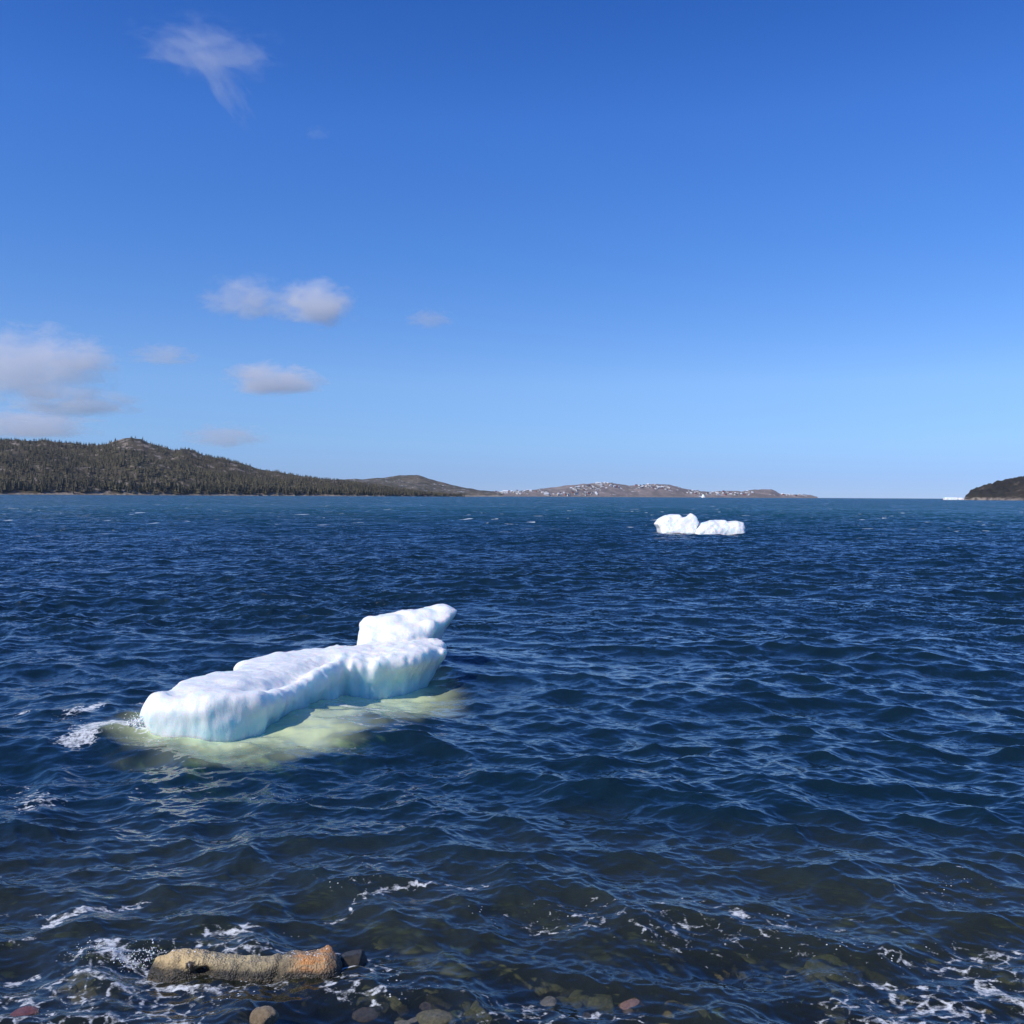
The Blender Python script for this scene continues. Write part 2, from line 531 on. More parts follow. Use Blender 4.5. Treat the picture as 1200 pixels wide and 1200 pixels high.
for pts, rad, amp in fseg:
    pts = [(a + 0.0, b) for a, b in pts]
    wob = 0.05 * vnoise(fx * 3, fy * 3, 0, 41)
    dd = line_dist(fx + wob, fy + wob * 1.3, pts)
    foam[:nr] = np.maximum(foam[:nr], amp * np.exp(-(dd / rad) ** 2 * 0.8))
foam[:nr] *= 0.45 + 0.65 * sstep(-0.55, 0.25, vnoise(fx * 2.0, fy * 2.6, 0, 46))
# scattered scraps of foam in the surf band
foam[:nr] = np.maximum(foam[:nr], 0.66 * sstep(9.0, 6.5, fy) * sstep(0.0, 0.6, vnoise(fx * 0.9, fy * 1.4, 0, 44)))
# ruffled crest by the left end of the floe
bx, by = PW((125, 868))[0]
wz += 0.09 * np.exp(-((X - bx) / 0.45) ** 2 - ((Y - by - 0.1) / 0.25) ** 2)
bx, by = PW((125, 1122))[0]
wz += 0.05 * np.exp(-((X - bx) / 0.25) ** 2 - ((Y - by) / 0.09) ** 2)

nR, nT = X.shape
ii = np.arange(nR * nT).reshape(nR, nT)
faces = np.stack([ii[:-1, :-1], ii[:-1, 1:], ii[1:, 1:], ii[1:, :-1]], -1).reshape(-1, 4)
me = mesh_from('sea', np.stack([wx, wy, wz], -1).reshape(-1, 3), faces)
attr(me, 'bed', np.minimum(bedd, 30)); attr(me, 'ice', iced); attr(me, 'foam', foam); attr(me, 'lod', lod)


def water_material():
    t = NT('sea_water')
    pos = t.pos()
    geo = t.new('ShaderNodeNewGeometry')
    lodv = t.attr('lod'); bed = t.attr('bed'); ice = t.attr('ice'); fo = t.attr('foam')
    # unresolved ripples: random tilts of the surface
    gust = t.ramp(t.noise(t.mapv(pos, (0.012, 0.03, 0)), 1.0, 3, 0.6), 0.3, 0.7, 0.75, 1.25)
    n1 = t.vmath('SUBTRACT', t.noise(pos, 1.3, 3, 0.6).outputs['Color'], (0.5, 0.5, 0.5))
    n2 = t.vmath('SUBTRACT', t.noise(pos, 9.0, 2, 0.7).outputs['Color'], (0.5, 0.5, 0.5))
    nn = t.vmath('ADD', n1, n2)
    sx = t.new('ShaderNodeSeparateXYZ', {0: nn})
    # the small wind waves lean shoreward: their steep faces look to the beach
    ny = t.math('ADD', t.math('MULTIPLY', t.math('ABSOLUTE', sx.outputs[1]), t.ramp(lodv, 0.14, 0.32, -0.3, -12.0)), t.math('MULTIPLY', sx.outputs[1], 3.0))
    nn = t.new('ShaderNodeCombineXYZ', {0: t.math('MULTIPLY', sx.outputs[0], 6.0), 1: ny, 2: 0.0}).outputs[0]
    chopn = t.ramp(t.noise(t.mapv(pos, (0.10, 0.16, 0)), 1.0, 5, 0.7).outputs['Fac'], 0.32, 0.68, 0.45, 1.6)
    nn = t.vmath('SCALE', nn, s=t.math('MULTIPLY', t.math('MULTIPLY', lodv, gust), chopn))
    nrm = t.vmath('NORMALIZE', t.vmath('ADD', geo.outputs['Normal'], nn))
    fine = t.noise(t.mapv(pos, (1, 1, 1)), 26, 3, 0.6).outputs['Fac']
    nrm = t.bump(fine, t.ramp(lodv, 0.0, 0.12, 0.20, 0.0), 0.01, nrm)
    # water colour
    D = t.math('MINIMUM', t.math('MULTIPLY', t.math('POWER', bed, 1.5), 1.7), ice)
    tr = []
    for k in (2.4, 2.0, 3.3):
        tr.append(t.math('EXPONENT', t.math('MULTIPLY', D, -k)))
    comb = t.new('ShaderNodeCombineColor', {0: tr[0], 1: tr[1], 2: tr[2]})
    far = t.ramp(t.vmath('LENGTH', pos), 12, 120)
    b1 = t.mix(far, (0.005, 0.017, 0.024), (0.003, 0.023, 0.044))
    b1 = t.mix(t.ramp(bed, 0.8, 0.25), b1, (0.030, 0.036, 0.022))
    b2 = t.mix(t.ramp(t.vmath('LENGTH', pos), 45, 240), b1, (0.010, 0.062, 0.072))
    b3 = t.mix(t.ramp(ice, 0.12, 0.80, 0.92, 0.0), b2, (0.66, 0.75, 0.42))  # glow of light bounced off the drowned ice, painted into the water colour
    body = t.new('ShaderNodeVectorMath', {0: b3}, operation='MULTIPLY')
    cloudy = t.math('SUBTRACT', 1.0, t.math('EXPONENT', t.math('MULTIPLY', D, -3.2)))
    cloudy = t.math('MAXIMUM', cloudy, t.ramp(ice, 0.12, 0.80, 0.92, 0.0))  # the painted glow covers the clear water round the ice as well
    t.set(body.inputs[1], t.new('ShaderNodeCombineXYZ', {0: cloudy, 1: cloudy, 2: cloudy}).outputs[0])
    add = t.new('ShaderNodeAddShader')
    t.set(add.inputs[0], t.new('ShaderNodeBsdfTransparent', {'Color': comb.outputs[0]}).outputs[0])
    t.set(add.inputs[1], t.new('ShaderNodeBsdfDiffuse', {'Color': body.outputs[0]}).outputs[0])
    gl = t.new('ShaderNodeBsdfGlossy', {'Color': (1, 1, 1, 1), 'Roughness': t.ramp(lodv, 0.0, 0.25, 0.035, 0.20), 'Normal': nrm})
    fr = t.new('ShaderNodeFresnel', {'IOR': 1.55, 'Normal': nrm})
    m1 = t.new('ShaderNodeMixShader', {0: fr.outputs[0], 1: add.outputs[0], 2: gl.outputs[0]})
    # foam: lacy filaments where the foam attribute is high
    wv = t.vmath('ADD', pos, t.vmath('SCALE', t.noise(pos, 4.0, 3).outputs['Color'], s=0.16))
    vo = t.new('ShaderNodeTexVoronoi', {'Vector': wv, 'Scale': 9.0}, feature='DISTANCE_TO_EDGE')
    lace = t.ramp(vo.outputs[0], 0.0, 0.22, 1.0, 0.0)
    blot = t.noise(t.mapv(pos, (1, 1.6, 1)), 7.0, 5, 0.7, 0.5).outputs['Fac']
    fine2 = t.noise(pos, 45.0, 3, 0.7).outputs['Fac']
    pat = t.math('ADD', t.math('MULTIPLY', lace, 0.22), t.math('ADD', t.math('MULTIPLY', blot, 1.15), t.math('MULTIPLY', fine2, 0.30)))
    fm = t.math('MULTIPLY', t.ramp(t.math('ADD', t.math('MULTIPLY', fo, 0.50), pat), 1.20, 1.42), t.ramp(t.noise(pos, 18.0, 4, 0.7).outputs['Fac'], 0.36, 0.58, 0.20, 0.85))
    # glints on the surf foam, painted as white dots
    sp = t.new('ShaderNodeTexVoronoi', {'Vector': pos, 'Scale': 26.0})
    spk = t.math('MULTIPLY', t.ramp(sp.outputs['Distance'], 0.10, 0.18, 1.0, 0.0), t.ramp(t.noise(pos, 2.2, 3).outputs['Fac'], 0.56, 0.66))
    spk = t.math('MULTIPLY', spk, t.ramp(fo, 0.1, 0.35))
    # whitecaps out at sea
    wc = t.noise(t.mapv(pos, (0.22, 0.42, 0.0), (0, 0, 0.1)), 1.0, 4, 0.62, 0.4).outputs['Fac']
    wcm = t.math('MULTIPLY', t.ramp(wc, 0.655, 0.68), t.ramp(t.vmath('LENGTH', pos), 60, 130))
    fm = t.math('MAXIMUM', fm, t.math('MULTIPLY', wcm, 0.8))
    fm = t.math('MAXIMUM', fm, t.math('MULTIPLY', spk, 0.9))
    fd = t.new('ShaderNodeBsdfDiffuse', {'Color': (0.72, 0.76, 0.78, 1)})
    m2 = t.new('ShaderNodeMixShader', {0: fm, 1: m1.outputs[0], 2: fd.outputs[0]})
    return t.done(m2.outputs[0])


sea = link('sea', me, water_material())
tag(sea, kind='structure')
del X, Y, R, T, DX, DY, Hh, faces

# ------------------------------------------------------------------ beach and sea bed
def bed_material():
    t = NT('sea_bed'); pos = t.pos()
    v = t.new('ShaderNodeTexVoronoi', {'Vector': t.vmath('ADD', pos, t.vmath('SCALE', t.noise(pos, 5, 2).outputs['Color'], s=0.08)), 'Scale': 7.0})
    c = t.mix(t.ramp(v.outputs['Color'], 0.1, 0.9), (0.14, 0.14, 0.085), (0.34, 0.29, 0.19))
    c = t.mix(t.ramp(t.noise(pos, 1.2, 4).outputs['Fac'], 0.42, 0.65), c, (0.035, 0.045, 0.025))
    c = t.mix(t.ramp(v.outputs['Distance'], 0.35, 0.7), c, (0.02, 0.02, 0.015))
    h = t.math('MULTIPLY', v.outputs['Distance'], -1.0)
    p = t.new('ShaderNodeBsdfPrincipled', {'Base Color': c, 'Roughness': 0.5, 'Normal': t.bump(h, 1.0, 0.05)})
    return t.done(p.outputs[0])


ys = np.concatenate([np.arange(-14, 3, 0.4), np.arange(3, 14, 0.06), np.arange(14, 60, 0.8), np.geomspace(60, 7800, 40)])
xs = np.concatenate([-np.geomspace(8000, 14, 40), np.arange(-13.5, 13.5, 0.09), np.geomspace(14, 8000, 40)])
BX, BY = np.meshgrid(xs, ys, indexing='xy')
BZ = bed_z(BX, BY)
n0, n1 = BX.shape
ii = np.arange(n0 * n1).reshape(n0, n1)
q = np.stack([ii[:-1, :-1], ii[:-1, 1:], ii[1:, 1:], ii[1:, :-1]], -1).reshape(-1, 4)
tag(link('beach_ground', mesh_from('beach_ground', np.stack([BX, BY, BZ], -1).reshape(-1, 3), q), bed_material()), kind='structure')


# ------------------------------------------------------------------ big floe
def ice_material(name, washed=True, bump=0.55):
    t = NT(name); pos = t.obj()
    z = t.new('ShaderNodeSeparateXYZ', {0: pos}).outputs[2]
    n = t.noise(t.mapv(pos, (1, 1, 0.5)), 3.5, 5, 0.6).outputs['Fac']
    # bare wave-washed ice along the foot, weathered white ice on top
    wash = t.ramp(t.math('ADD', z, t.math('MULTIPLY', t.math('SUBTRACT', n, 0.5), 0.35)), 0.08, 0.42, 1.0, 0.0) if washed else 0.0
    if washed:
        xx = t.new('ShaderNodeSeparateXYZ', {0: pos}).outputs[0]
        wash = t.math('MULTIPLY', wash, t.ramp(t.math('ADD', xx, t.math('MULTIPLY', n, 0.6)), -0.9, 0.1, 0.45, 1.0))
    c = t.mix(wash, (0.90, 0.92, 0.87), (0.50, 0.81, 0.85))
    c = t.mix(t.math('MULTIPLY', t.ramp(t.noise(pos, 9, 4).outputs['Fac'], 0.45, 0.75), 0.5), c, (0.80, 0.88, 0.92))
    h1 = t.noise(t.mapv(pos, (1, 1, 0.35)), 16, 5, 0.6).outputs['Fac']
    h2 = t.noise(pos, 60, 3, 0.6).outputs['Fac']
    hh = t.math('ADD', h1, t.math('MULTIPLY', h2, 0.25))
    p = t.new('ShaderNodeBsdfPrincipled', {'Base Color': c, 'Roughness': 0.32, 'IOR': 1.31,
              'Subsurface Weight': 1.0, 'Subsurface Radius': (0.45, 0.85, 1.0), 'Subsurface Scale': 0.16,
              'Normal': t.bump(hh, bump, 0.03)})
    p.subsurface_method = 'RANDOM_WALK'
    return t.done(p.outputs[0])


ICE = ice_material('berg_ice')
V, Q = big_floe_mesh()
c0 = np.array([-3.0, 14.0, 0.0])
floe = link('ice_floe', mesh_from('ice_floe', V - c0, Q), ICE)
floe.location = c0
tag(floe, 'long lumpy white ice floe with turquoise foot and a raised knob at its right end', 'ice floe')


# ------------------------------------------------------------------ far bergs (distance about 82 m)
def small_berg(name, label, group, Yd, outline, depth, seed, h, lean=0.15):
    """outline: photo positions of the berg's upper outline at depth Yd, closed under the water line"""
    pts = [P(a, b, Yd) for a, b in outline]
    xz = [(p[0], p[2]) for p in pts]
    x0, x1 = min(p[0] for p in xz), max(p[0] for p in xz); z1 = max(p[1] for p in xz)
    lo = (x0 - 4 * h - depth * 0.05, Yd - depth * 0.7, -0.5 * z1 - 3 * h); hi = (x1 + 4 * h + depth * 0.05, Yd + depth * 0.7, z1 + 5 * h)
    X, Y, Z = grid3(lo, hi, h)
    s = z1
    n = 0.08 * s * vnoise(X * 1.6 / s, Y * 1.6 / s, Z * 1.6 / s, seed) + 0.03 * s * vnoise(X * 4 / s, Y * 4 / s, Z * 3 / s, seed + 1) + 0.02 * s * vnoise(X * 9 / s, Y * 9 / s, Z * 9 / s, seed + 2)
    prof = poly_sdf(X, Z, xz + [(xz[-1][0], -0.6 * z1), (xz[0][0], -0.6 * z1)])
    yy = np.abs(Y - Yd - lean * (Z - 0.4 * s)) - depth * 0.5 * np.sqrt(np.clip(1.05 - (np.clip(Z, 0, None) / (1.15 * s)) ** 2, 0.05, 2))
    f = smax(prof + 0.6 * n, yy + 2.0 * n, 0.30 * s)
    f = np.maximum(f, -(Z - lo[2] - 2 * h))
    for a in range(3):
        for e in (0, -1):
            sl = [slice(None)] * 3; sl[a] = e; f[tuple(sl)] = 0.1
    V, Q = surface_nets(f, lo, h)
    c = np.array([(x0 + x1) / 2, Yd, 0.0])
    o = link(name, mesh_from(name, V - c, Q), ICE_FAR); o.location = c
    tag(o, label, 'iceberg', group)
    return o


ICE_FAR = ice_material('far_berg_ice', washed=False, bump=0.05)
small_berg('small_iceberg', 'craggy white iceberg with two peaks, left one of the touching pair in mid water', 'pair of small icebergs', 83,
           [(772, 626), (771, 619), (768, 614), (773, 608), (780, 604), (796, 603), (798, 607), (804, 606), (810, 602), (814, 606), (816.5, 612), (813.5, 619), (810, 626)], 2.6, 51, 0.055)
small_berg('small_iceberg', 'wedge shaped white iceberg with blunt right end, right one of the touching pair', 'pair of small icebergs', 82,
           [(812, 627), (816, 619.5), (823, 613.5), (834, 610), (848, 609.5), (851, 612), (862, 610.5), (870, 612), (870.5, 626)], 3.0, 61, 0.055)
small_berg('flat_iceberg', 'long low flat white iceberg on the horizon beside the dark right headland', 'flat ice near the right headland', 1900,
           [(1106.5, 586), (1106.3, 583), (1110, 582.6), (1120.5, 582.8), (1121, 586)], 14, 71, 0.30)
small_berg('flat_iceberg', 'short low flat white iceberg between the longer flat one and the right headland', 'flat ice near the right headland', 1900,
           [(1122, 586), (1122, 583.4), (1125, 583), (1128.2, 583.4), (1128.6, 586)], 10, 72, 0.30)


# ------------------------------------------------------------------ shore rocks
def rock_mesh(lo, hi, h, fun):
    X, Y, Z = grid3(lo, hi, h)
    f = fun(X, Y, Z)
    for a in range(3):
        for e in (0, -1):
            sl = [slice(None)] * 3; sl[a] = e; f[tuple(sl)] = 0.1
    return surface_nets(f, lo, h)


def wet_rock(name, base, alt, dark, sc_=6.0, glit=1.0):
    base = tuple(1.25 * q for q in base); alt = tuple(1.35 * q for q in alt)
    t = NT(name); pos = t.obj()
    n = t.noise(pos, sc_ * 0.6, 5, 0.65)
    c = t.mix(t.ramp(n.outputs['Fac'], 0.40, 0.62), base, alt)
    c = t.mix(t.ramp(t.noise(t.mapv(pos, (1, 1, 1.6), loc=(3, 5, 1)), sc_, 6, 0.75).outputs['Fac'], 0.56, 0.66), c, dark)
    h = t.math('ADD', t.noise(pos, sc_ * 4, 6, 0.7).outputs['Fac'], t.math('MULTIPLY', t.new('ShaderNodeTexVoronoi', {'Vector': pos, 'Scale': 70.0}).outputs['Distance'], 0.35 * glit))
    p = t.new('ShaderNodeBsdfPrincipled', {'Base Color': c, 'Roughness': 0.45, 'Coat Weight': 0.6, 'Coat Roughness': 0.12,
              'Normal': t.bump(h, 0.8, 0.02), 'Coat Normal': t.bump(h, 1.0, 0.03)})
    return t.done(p.outputs[0])


def slab_rock():
    Yd = 6.30
    up = [(176, 1131), (184, 1121), (205, 1112), (230, 1112), (255, 1115), (290, 1119), (320, 1118), (335, 1115), (360, 1113.5), (385, 1111), (397, 1115), (405, 1124), (404, 1134), (390, 1146), (355, 1147), (335, 1143), (270, 1144), (240, 1142), (205, 1141), (185, 1138)]
    pts = [P(a, b, Yd + 0.10) for a, b in up]
    sx = [(p[0], p[2]) for p in pts]
    x0, x1 = min(a for a, b in sx), max(a for a, b in sx)
    zb = -0.22

    def top(x):
        xs = [p[0] for p in pts[:13]]; zs = [p[2] for p in pts[:13]]
        return np.interp(x, xs, zs)

    def fun(X, Y, Z):
        n = 0.012 * vnoise(X * 7, Y * 7, Z * 7, 81) + 0.007 * vnoise(X * 17, Y * 17, Z * 17, 82) + 0.006 * vnoise(X * 40, Y * 40, Z * 40, 83)
        T_ = top(X)
        half = np.interp(X, [x0, x0 + 0.12, x0 + 0.5, x1 - 0.35, x1 - 0.1, x1], [0.03, 0.08, 0.105, 0.10, 0.11, 0.06])
        zc = (T_ + zb) / 2; hz = (T_ - zb) / 2
        Yc = Yd + 0.05 + 0.25 * (Z - 0.05)
        dy = (np.abs(Y - Yc) / half); dz = (np.abs(Z - zc) / hz)
        r = (dy ** 2.6 + dz ** 3.2) ** (1 / 2.8)
        f = (r - 1) * np.minimum(half, 0.12) + n
        f = smax(f, np.maximum(x0 - X, X - x1) + n, 0.05)
        # a cracked hollow low on the face and a seam before the orange end
        hx, hz_ = P(238, 1140, Yd)[0], P(238, 1140, Yd)[2]
        f = f + 0.07 * np.exp(-((X - hx) / 0.07) ** 2 - ((Z - hz_ - 0.01) / 0.035) ** 2)
        sx_ = P(331, 1130, Yd)[0]
        f = f + 0.018 * np.exp(-((X - sx_ - 0.25 * (Z - 0.1)) / 0.022) ** 2)
        return f
    h = 0.011
    V, Q = rock_mesh((x0 - 0.1, Yd - 0.35, zb - 0.1), (x1 + 0.1, Yd + 0.55, 0.45), h, fun)
    return V, Q, x0, x1, Yd, P(331, 1130, Yd)[0]


V, Q, rx0, rx1, rY, seam = slab_rock()


def slab_material():
    t = NT('ochre_rock'); pos = t.pos()
    s = t.new('ShaderNodeSeparateXYZ', {0: pos})
    n = t.noise(pos, 5, 6, 0.65).outputs['Fac']
    n2 = t.noise(t.mapv(pos, (0.6, 1, 1.4)), 9, 6, 0.7).outputs['Fac']
    xw = t.math('ADD', s.outputs[0], t.math('MULTIPLY', t.math('SUBTRACT', n, 0.5), 0.25))
    zw = t.math('ADD', s.outputs[2], t.math('MULTIPLY', t.math('SUBTRACT', n2, 0.5), 0.10))
    c = t.mix(t.ramp(n, 0.38, 0.64), (0.36, 0.29, 0.16), (0.52, 0.42, 0.22))
    c = t.mix(t.ramp(xw, rx0 + 0.25, rx0 + 0.55), (0.58, 0.43, 0.21), c)               # warmer left end
    c = t.mix(t.ramp(xw, seam + 0.02, seam + 0.10), c, t.mix(t.ramp(n2, 0.42, 0.56), (0.60, 0.27, 0.08), (0.42, 0.27, 0.13)))              # orange right end
    seamm = t.math('MULTIPLY', t.ramp(xw, seam - 0.12, seam - 0.02), t.ramp(xw, seam + 0.02, seam + 0.09, 1, 0))
    c = t.mix(t.math('MULTIPLY', seamm, t.ramp(n2, 0.4, 0.6, 0.3, 1.0)), c, (0.035, 0.028, 0.02))
    c = t.mix(t.ramp(xw, rx1 - 0.13, rx1 - 0.05), c, (0.05, 0.035, 0.025))
    c = t.mix(t.ramp(zw, 0.045, 0.0), c, (0.03, 0.026, 0.016))                              # darker towards the foot
    c = t.mix(t.math('MULTIPLY', t.ramp(t.noise(pos, 14, 6, 0.75).outputs['Fac'], 0.52, 0.62), 0.75), c, (0.16, 0.12, 0.065))
    c = t.mix(t.ramp(n2, 0.58, 0.64), c, (0.05, 0.035, 0.02))
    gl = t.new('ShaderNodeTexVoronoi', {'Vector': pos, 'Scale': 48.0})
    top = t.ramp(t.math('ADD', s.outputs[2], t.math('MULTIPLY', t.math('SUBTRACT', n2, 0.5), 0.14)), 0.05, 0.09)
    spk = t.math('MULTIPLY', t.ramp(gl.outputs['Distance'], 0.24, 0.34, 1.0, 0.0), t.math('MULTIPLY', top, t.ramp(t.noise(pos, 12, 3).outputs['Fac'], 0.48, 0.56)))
    c = t.mix(spk, c, (0.85, 0.85, 0.85))  # glints of the glazed top painted on as white specks
    h = t.math('ADD', t.noise(pos, 22, 6, 0.7).outputs['Fac'], t.math('MULTIPLY', t.new('ShaderNodeTexVoronoi', {'Vector': pos, 'Scale': 75.0}).outputs['Distance'], 0.5))
    # ice-glazed, sparkling top edge
    crust = t.ramp(t.math('ADD', s.outputs[2], t.math('MULTIPLY', t.math('SUBTRACT', n2, 0.5), 0.16)), 0.13, 0.20)
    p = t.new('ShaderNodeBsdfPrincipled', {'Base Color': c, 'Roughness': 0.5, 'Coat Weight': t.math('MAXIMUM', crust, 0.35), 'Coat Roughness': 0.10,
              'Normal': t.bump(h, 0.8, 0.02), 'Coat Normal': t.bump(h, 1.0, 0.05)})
    return t.done(p.outputs[0])


c0 = np.array([(rx0 + rx1) / 2, rY, 0.0])
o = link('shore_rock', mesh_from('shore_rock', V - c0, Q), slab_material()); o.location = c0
tag(o, 'long ochre rock slab with an orange right end, awash at the shoreline', 'rock')

MR = {
    'dark': wet_rock('dark_wet_rock', (0.030, 0.026, 0.020), (0.06, 0.05, 0.035), (0.012, 0.012, 0.01)),
    'grey': wet_rock('grey_wet_rock', (0.12, 0.115, 0.09), (0.19, 0.17, 0.12), (0.05, 0.045, 0.035)),
    'olive': wet_rock('olive_wet_rock', (0.10, 0.095, 0.05), (0.17, 0.15, 0.08), (0.04, 0.04, 0.025)),
    'pink': wet_rock('pink_wet_rock', (0.20, 0.11, 0.08), (0.25, 0.15, 0.11), (0.10, 0.06, 0.045)),
    'maroon': wet_rock('maroon_wet_rock', (0.16, 0.05, 0.05), (0.22, 0.08, 0.07), (0.06, 0.03, 0.03)),
    'green': wet_rock('green_wet_rock', (0.10, 0.15, 0.10), (0.15, 0.18, 0.12), (0.05, 0.07, 0.05)),
    'tan': wet_rock('tan_wet_rock', (0.26, 0.19, 0.10), (0.33, 0.25, 0.15), (0.09, 0.07, 0.04)),
}


def stone_mesh(seed, n=30):
    rs = np.random.RandomState(seed)
    a, b, c = 1, 0.72 + 0.25 * rs.rand(), 0.5 + 0.22 * rs.rand()
    pl = rs.normal(size=(7, 3)); pl /= np.linalg.norm(pl, axis=1)[:, None]
    pd = 0.72 + 0.25 * rs.rand(7)

    def fun(X, Y, Z):
        r = np.sqrt((X / a) ** 2 + (Y / b) ** 2 + (Z / c) ** 2)
        f = (r - 1) * 0.6
        for p, d in zip(pl, pd):
            f = smax(f, p[0] * X / a + p[1] * Y / b + p[2] * Z / c - d, 0.15)
        return f + 0.05 * vnoise(X * 3, Y * 3, Z * 3, seed) + 0.02 * vnoise(X * 8, Y * 8, Z * 8, seed + 1)
    h = 2.6 / n
    return rock_mesh((-1.25, -1.25, -1.0), (1.25, 1.25, 1.0), h, fun)


stone_data = [stone_mesh(100 + 3 * i) for i in range(6)]
stone_me = {}


def stone(px, py, size, kind, label, group=None, zoff=0.0, squash=1.0, name='stone', shape=None, rz=None, under=None):
    """a stone resting on the bed at the photo position of its middle"""
    d = ray(px, py)
    t_ = 1.0
    for _ in range(30):
        p = np.array([0, 0, CAM_H]) + d * t_
        t_ += (CAM_H - (float(bed_z(np.float32(p[0]), np.float32(p[1]))) + size * 0.3 + zoff) + d[2] * t_) / -d[2] * 0.9
    p = np.array([0, 0, CAM_H]) + d * t_
    i = random.randrange(6) if shape is None else shape
    key = (i, kind)
    if key not in stone_me:
        m = mesh_from('stone', *stone_data[i]); m.materials.append(MR[kind]); stone_me[key] = m
    o = bpy.data.objects.new(name, stone_me[key]); col.objects.link(o)
    o.location = (p[0], p[1], float(bed_z(np.float32(p[0]), np.float32(p[1]))) + size * 0.28 + zoff)
    o.rotation_euler = (random.uniform(-.15, .15), random.uniform(-.15, .15), random.uniform(0, 6.28) if rz is None else rz)
    o.scale = (size, size, size * squash)
    tag(o, label, 'stone', group)
    return o


G = 'stones on the sea bed at the shoreline'
o = stone(417, 1124, 0.15, 'dark', 'black wet rock touching the orange right end of the ochre slab', None, 0.0, 1.0, 'dark_rock', 2, 0.6)
p = P(412, 1131, 6.46); o.location = p; o.scale = (0.13, 0.12, 0.15)
stone(310, 1192, 0.085, 'tan', 'brown round stone breaking the surface at the bottom edge below the ochre slab', G, 0.17, 1.1, rz=0.2)
stone(745, 1184, 0.125, 'pink', 'flat pink stone just under the water at the bottom edge, right of centre', G, 0.15, 0.8, rz=0.1)
stone(28, 1196, 0.11, 'maroon', 'dark red stone at the bottom left corner of the water', G, 0.17, 1.1, rz=0.3)
stone(207, 1188, 0.18, 'grey', 'large brownish grey stone under the water below the left half of the ochre slab', G, 0.06, 0.8, rz=0.4)
stone(95, 1194, 0.13, 'olive', 'olive brown stone under water right of the dark red stone', G, 0.04, 1.0)
stone(192, 1165, 0.14, 'green', 'greenish stone under water just below the left tip of the ochre slab', G, 0.0, 0.9)
stone(248, 1162, 0.16, 'grey', 'grey stone under water below the hollow in the ochre slab', G, 0.0, 0.8)
stone(312, 1158, 0.13, 'olive', 'olive stone under water close below the middle of the ochre slab', G, 0.0, 0.8)
stone(30, 1165, 0.22, 'tan', 'broad tan stone under water near the left edge', G, 0.0, 0.5)
stone(700, 1196, 0.14, 'olive', 'olive stone under water left of the flat pink stone', G, 0.02, 0.8)
stone(905, 1190, 0.2, 'olive', 'broad olive stone under water between the pink stone and the right corner', G, 0.02, 0.6)
rs = np.random.RandomState(5)
placed = []
kinds = ['grey', 'olive', 'olive', 'dark', 'green', 'tan', 'grey', 'dark']
tries = 0
while len(placed) < 110 and tries < 4000:
    tries += 1
    px = rs.uniform(-30, 1230); py = 1205 - abs(rs.normal(0, 26)) - rs.uniform(0, 22)
    s = rs.uniform(0.06, 0.15)
    if any(abs(px - a) < (s + b) * 95 and abs(py - c) < (s + b) * 42 for a, c, b in placed): continue
    if any(abs(px - a) < 42 and abs(py - c) < 16 for a, c in ((310, 1192), (745, 1184), (28, 1196), (207, 1188), (95, 1194), (192, 1165), (248, 1162), (312, 1158), (30, 1165), (905, 1190))): continue
    placed.append((px, py, s))
    stone(px, py, s * 1.15, kinds[rs.randint(len(kinds))], 'drab rounded stone lying under the shallow water of the shore, seen dimly', 'drab stones under the shallow water', 0.075 if py > 1183 else 0.035, rs.uniform(0.6, 0.95))


# ------------------------------------------------------------------ spray
def spray(name, label, pts, n, seed, rmin, rmax, up):
    rs = np.random.RandomState(seed)
    base_v = np.array([(1, 0, 0), (-1, 0, 0), (0, 1, 0), (0, -1, 0), (0, 0, 1), (0, 0, -1)], float)
    base_f = np.array([(0, 2, 4), (2, 1, 4), (1, 3, 4), (3, 0, 4), (2, 0, 5), (1, 2, 5), (3, 1, 5), (0, 3, 5)])
    Vs, Fs = [], []
    for i in range(n):
        k = rs.randint(len(pts) - 1); t_ = rs.rand()
        a = np.array(pts[k]); b = np.array(pts[k + 1])
        c = a + (b - a) * t_
        u = rs.rand() ** 2.2
        c = c + rs.normal(size=3) * np.array([0.05, 0.04, 0.012]) * (1 + u); c[2] += u * up
        r = rs.uniform(rmin, rmax) * (1.25 - u)
        Vs.append(base_v * r * rs.uniform(0.6, 1.5, 3) + c); Fs.append(base_f + 6 * i)
    V = np.concatenate(Vs); c0 = V.mean(0); c0[2] = 0
    o = link(name, mesh_from(name, V - c0, np.concatenate(Fs)), FOAM); o.location = c0
    tag(o, label, 'spray', kind='stuff')
    return o


t = NT('foam_spray')
FOAM = t.done(t.new('ShaderNodeBsdfPrincipled', {'Base Color': (0.8, 0.84, 0.85, 1), 'Roughness': 0.8, 'Specular IOR Level': 0.1, 'Subsurface Weight': 0.3, 'Subsurface Scale': 0.02}).outputs[0])
spray('splash', 'white splash where a wave breaks against the left end of the ice floe',
      [P(100, 868, 12.35), P(120, 862, 12.35), P(140, 862, 12.4), P(160, 858, 12.42), P(163, 845, 12.42)], 1100, 1, 0.004, 0.018, 0.15)
spray('splash', 'white curl of spray left of the ochre rock slab',
      [P(96, 1122, 6.45), P(112, 1114, 6.5), P(128, 1118, 6.46), P(150, 1127, 6.4), P(170, 1130, 6.4)], 200, 2, 0.0015, 0.005, 0.06)
spray('splash', 'small burst of spray on the left tip of the ochre rock slab',
      [P(170, 1130, 6.42), P(172, 1120, 6.45), P(178, 1110, 6.5)], 120, 3, 0.0015, 0.006, 0.05)


# ------------------------------------------------------------------ far land
def ridge_interp(tab, px):
    return np.interp(px, [a for a, b in tab], [b for a, b in tab])


